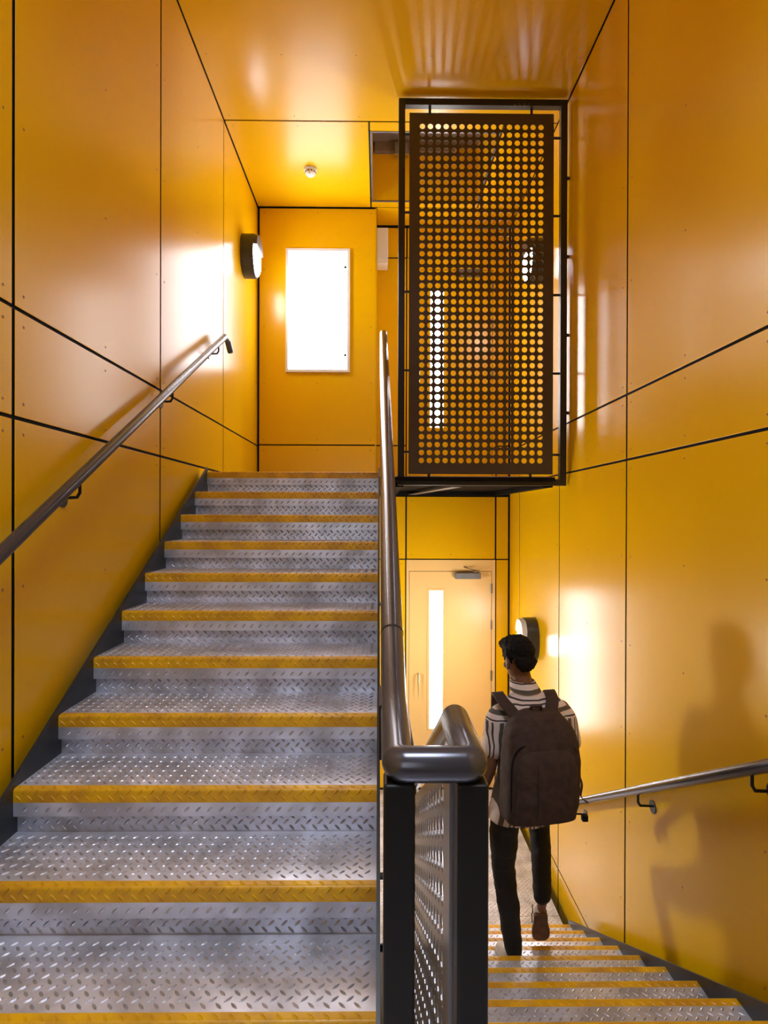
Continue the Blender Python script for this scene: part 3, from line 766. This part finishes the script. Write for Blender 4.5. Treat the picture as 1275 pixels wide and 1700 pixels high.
r1 = nt.nodes.new('ShaderNodeMix'); r1.data_type = 'RGBA'; r1.inputs[6].default_value = (.80, .70, .66, 1); r1.inputs[7].default_value = (.115, .098, .075, 1); nt.links.new(wide, r1.inputs[0])
r2 = nt.nodes.new('ShaderNodeMix'); r2.data_type = 'RGBA'; nt.links.new(mth('MAXIMUM', thin1, thin2), r2.inputs[0]); nt.links.new(r1.outputs[2], r2.inputs[6]); r2.inputs[7].default_value = (.055, .045, .05, 1)
nt.links.new(r2.outputs[2], b.inputs['Base Color'])
link('shirt', shm, ms, person)
# collar
col = MB(); col.loft([ering((.807, 3.172, -.955), .071, .074), ering((.800, 3.180, -.912), .062, .066), ering((.800, 3.180, -.912), .067, .071), ering((.812, 3.168, -.962), .084, .088)], cap=False)
part('collar', col, ms, person, smooth=True)
# trousers
tr = MB()
tr.loft([ering((.80, 3.155, -1.675), .10, .07), ering((.80, 3.152, -1.655), .155, .105), ering((.80, 3.15, -1.62), .172, .118), ering((.803, 3.145, -1.56), .162, .112)])
limb(tr, [LH + Vector((.0, 0, .02)), LH * .5 + LK * .5 + Vector((-.004, 0, 0)), LK, LK * .5 + LA * .5 + Vector((0, -.02, 0)), LA + Vector((0, -.004, .002))], [.086, .078, .066, .060, .048])
limb(tr, [RH + Vector((.004, 0, .02)), RH * .5 + RK * .5, RK, RK * .5 + RA * .5 + Vector((0, -.02, 0)), RA + Vector((0, -.006, .035))], [.076, .070, .063, .058, .052])
def pdisp(c):
    return .005 * noise.noise(Vector((c.x * 10, c.y * 10, c.z * 14))) + .003 * noise.noise(Vector((c.x * 25, c.y * 25, c.z * 34)))
tme = remeshed(tr, 'trousers', .007, 3, disp=pdisp); tme.transform(Matrix.Translation(-P0))
link('trousers', tme, mat('black_denim', (.008, .009, .012), .75, noise_amt=.3, nscale=40), person)
# shoes
def shoe(ank, heel, toe, upv, mu, msole, lab):
    heel, toe, upv = Vector(heel), Vector(toe), Vector(upv)
    d = (toe - heel); L = d.length; d.normalize(); u = (upv - d * upv.dot(d)).normalized(); s = d.cross(u)
    rings = []; sole = []; sole2 = []
    prof = ((0., .020, .035), (.03, .034, .070), (.12, .036, .088), (.28, .036, .092), (.42, .040, .075), (.58, .046, .058), (.75, .048, .046), (.90, .042, .038), (.98, .026, .030), (1.0, .012, .022))
    for t, wd, h in prof:
        c = heel + d * (L * t)
        rings.append([c + s * (wd * math.cos(a)) + u * (.016 + max(0, h - .016) * (math.sin(a) if math.sin(a) > 0 else .12 * math.sin(a))) for a in [2 * math.pi * k / 20 for k in range(20)]])
        for lst, z0, z1 in ((sole, 0, .020),):
            lst.append([c + s * q * (wd * 1.06 + .002) + u * z for q, z in ((-1, z1), (-1, z0), (1, z0), (1, z1))])
    o = part('shoe', MB().loft(rings), mu, person, smooth=True); o['label'] = lab
    part('sole', MB().loft(sole), msole, o, bevel=.003)
    m = MB()
    for t in (.34, .42, .50):
        c = heel + d * (L * t) + u * (.016 + (.092 - .10 * (t - .28)) - .016)
        m.tube([c - s * .030 - u * .016, c + u * .002, c + s * .030 - u * .016], .0025, 6)
    part('laces', m, msole, o)
    for q in (-1, 1):
        st = MB().tube([heel + d * (L * .05) + s * q * .0355 + u * .070, heel + d * (L * .16) + s * q * .040 + u * .040, heel + d * (L * .34) + s * q * .042 + u * .062, heel + d * (L * .5) + s * q * .0445 + u * .034], .0028, 6)
        part('side_stripe', st, M['gap'], o)
wshoe = mat('white_trainer', (.72, .70, .68), .5, noise_amt=.1, nscale=30)
bsh = mat('brown_sole', (.16, .085, .05), .7, noise_amt=.35, nscale=25)
shoe(LA, (.790, 3.150, -2.5435), (.725, 3.39, -2.5435), (0, 0, 1), wshoe, wshoe, 'white trainer planted on a step')
shoe(RA, (.955, 3.345, -2.335), (.985, 3.445, -2.560), (0.05, .95, .30), wshoe, bsh, 'trainer in mid-step with brown sole showing')

# ------------------------------------------------------------------ backpack (worn, but a thing of its own)
B0 = Vector((.895, 3.00, -1.68))
BO = Vector((-.055, -.02, .125))
bp = thing('backpack', B0 + BO, 'brown fabric backpack worn on the back of the person', 'backpack')
mp = mat('brown_canvas', (.058, .034, .028), .85, noise_amt=.3, nscale=30, bump=.25, bscale=240)
mps = mat('brown_canvas_strap', (.050, .028, .024), .8, noise_amt=.2, nscale=40)
lean = Vector((.00, .06, 1)).normalized()
def bring(z, cx, cy, a, b, e=.55, n=40): return ering((cx, cy, z), a, b, n, e=e)
pk = MB().loft([bring(-1.690, .880, 2.985, .150, .065), bring(-1.675, .880, 2.980, .185, .095), bring(-1.60, .886, 2.975, .198, .112), bring(-1.48, .892, 2.978, .202, .112), bring(-1.36, .896, 2.985, .200, .108),
                bring(-1.27, .896, 2.995, .190, .100, .62), bring(-1.21, .892, 3.005, .168, .088, .7), bring(-1.165, .884, 3.015, .132, .070, .8), bring(-1.145, .878, 3.02, .095, .045, .9), bring(-1.140, .876, 3.02, .06, .02, 1)])
pme = remeshed(pk, 'bag', .008, 3, disp=lambda c: .006 * noise.noise(c * 9) + .003 * noise.noise(c * 22)); pme.transform(Matrix.Translation(-B0))
bag = link('bag', pme, mp, bp)
pc = MB().loft([bring(-1.672, .893, 2.905, .140, .028), bring(-1.655, .893, 2.892, .162, .040), bring(-1.55, .897, 2.884, .166, .046), bring(-1.43, .900, 2.888, .164, .044), bring(-1.35, .900, 2.897, .152, .040, .7), bring(-1.305, .898, 2.910, .115, .030, .8), bring(-1.295, .897, 2.918, .07, .015, .9)])
pcm = remeshed(pc, 'front_pocket', .007, 3, disp=lambda c: .004 * noise.noise(c * 14)); pcm.transform(Matrix.Translation(-B0)); link('front_pocket', pcm, mp, bp)
# zip lines around the pocket and the main compartment
def arc(cx, zc0, ztop, a, yv):
    pts = []
    for k in range(25):
        th = math.pi * k / 24; c, s = math.cos(th), math.sin(th)
        q = Vector((cx, yv, zc0)) + RT * (-a * math.copysign(abs(c) ** .5, c)) + Vector((0, 0, (ztop - zc0) * abs(s) ** .6)); pts.append(q)
    return [pts[0] + Vector((0, 0, -.16))] + pts + [pts[-1] + Vector((0, 0, -.16))]
sh_ = lambda pts: [Vector(p) + BO for p in pts]
part('zip', MB().tube(sh_(arc(.897, -1.44, -1.272, .182, 2.905)), .0045, 8), M['gap'], bp, smooth=True)
part('seam', MB().tube(sh_([(.838, 2.828, -1.655), (.842, 2.824, -1.55), (.844, 2.826, -1.44), (.845, 2.838, -1.36)]), .0028, 6), mps, bp, smooth=True)
part('carry_handle', MB().tube(sh_([(.845, 3.02, -1.150), (.855, 3.00, -1.118), (.90, 3.00, -1.118), (.910, 3.02, -1.150)]), .008, 10), mps, bp, smooth=True)
def ribbon(pts, wv, wd, th):
    m = MB(); rings = []
    p, _ = smooth_path(pts, [0] * len(pts), 6)
    for i, q in enumerate(p):
        t = (p[min(i + 1, len(p) - 1)] - p[max(i - 1, 0)]).normalized()
        w = Vector(wv); w = (w - t * w.dot(t)).normalized(); n = t.cross(w)
        rings.append([q - w * wd / 2 - n * th / 2, q + w * wd / 2 - n * th / 2, q + w * wd / 2 + n * th / 2, q - w * wd / 2 + n * th / 2])
    return m.loft(rings)
part('shoulder_strap', ribbon([(.775, 2.975, -1.115), (.715, 3.005, -1.045), (.668, 3.055, -.992), (.655, 3.12, -.975), (.665, 3.20, -1.00), (.680, 3.285, -1.12), (.690, 3.285, -1.28), (.690, 3.20, -1.40), (.690, 3.05, -1.45)], (1, .2, 0), .066, .013), mps, bp, bevel=.004)
part('shoulder_strap', ribbon([(.872, 2.985, -1.115), (.905, 3.015, -1.045), (.935, 3.075, -.995), (.945, 3.15, -.975), (.960, 3.24, -1.00), (.970, 3.305, -1.12), (.975, 3.31, -1.28), (.985, 3.22, -1.40), (1.00, 3.06, -1.45)], (1, .2, 0), .066, .013), mps, bp, bevel=.004)
part('loose_strap', ribbon(sh_([(1.075, 2.99, -1.42), (1.105, 2.97, -1.50), (1.100, 2.97, -1.57), (1.135, 2.96, -1.60)]), (0, 1, 0), .022, .004), mps, bp)
part('side_buckle', MB().box(1.045, 1.075, 2.92, 2.95, -1.565, -1.535), M['gap'], bp, bevel=.004)
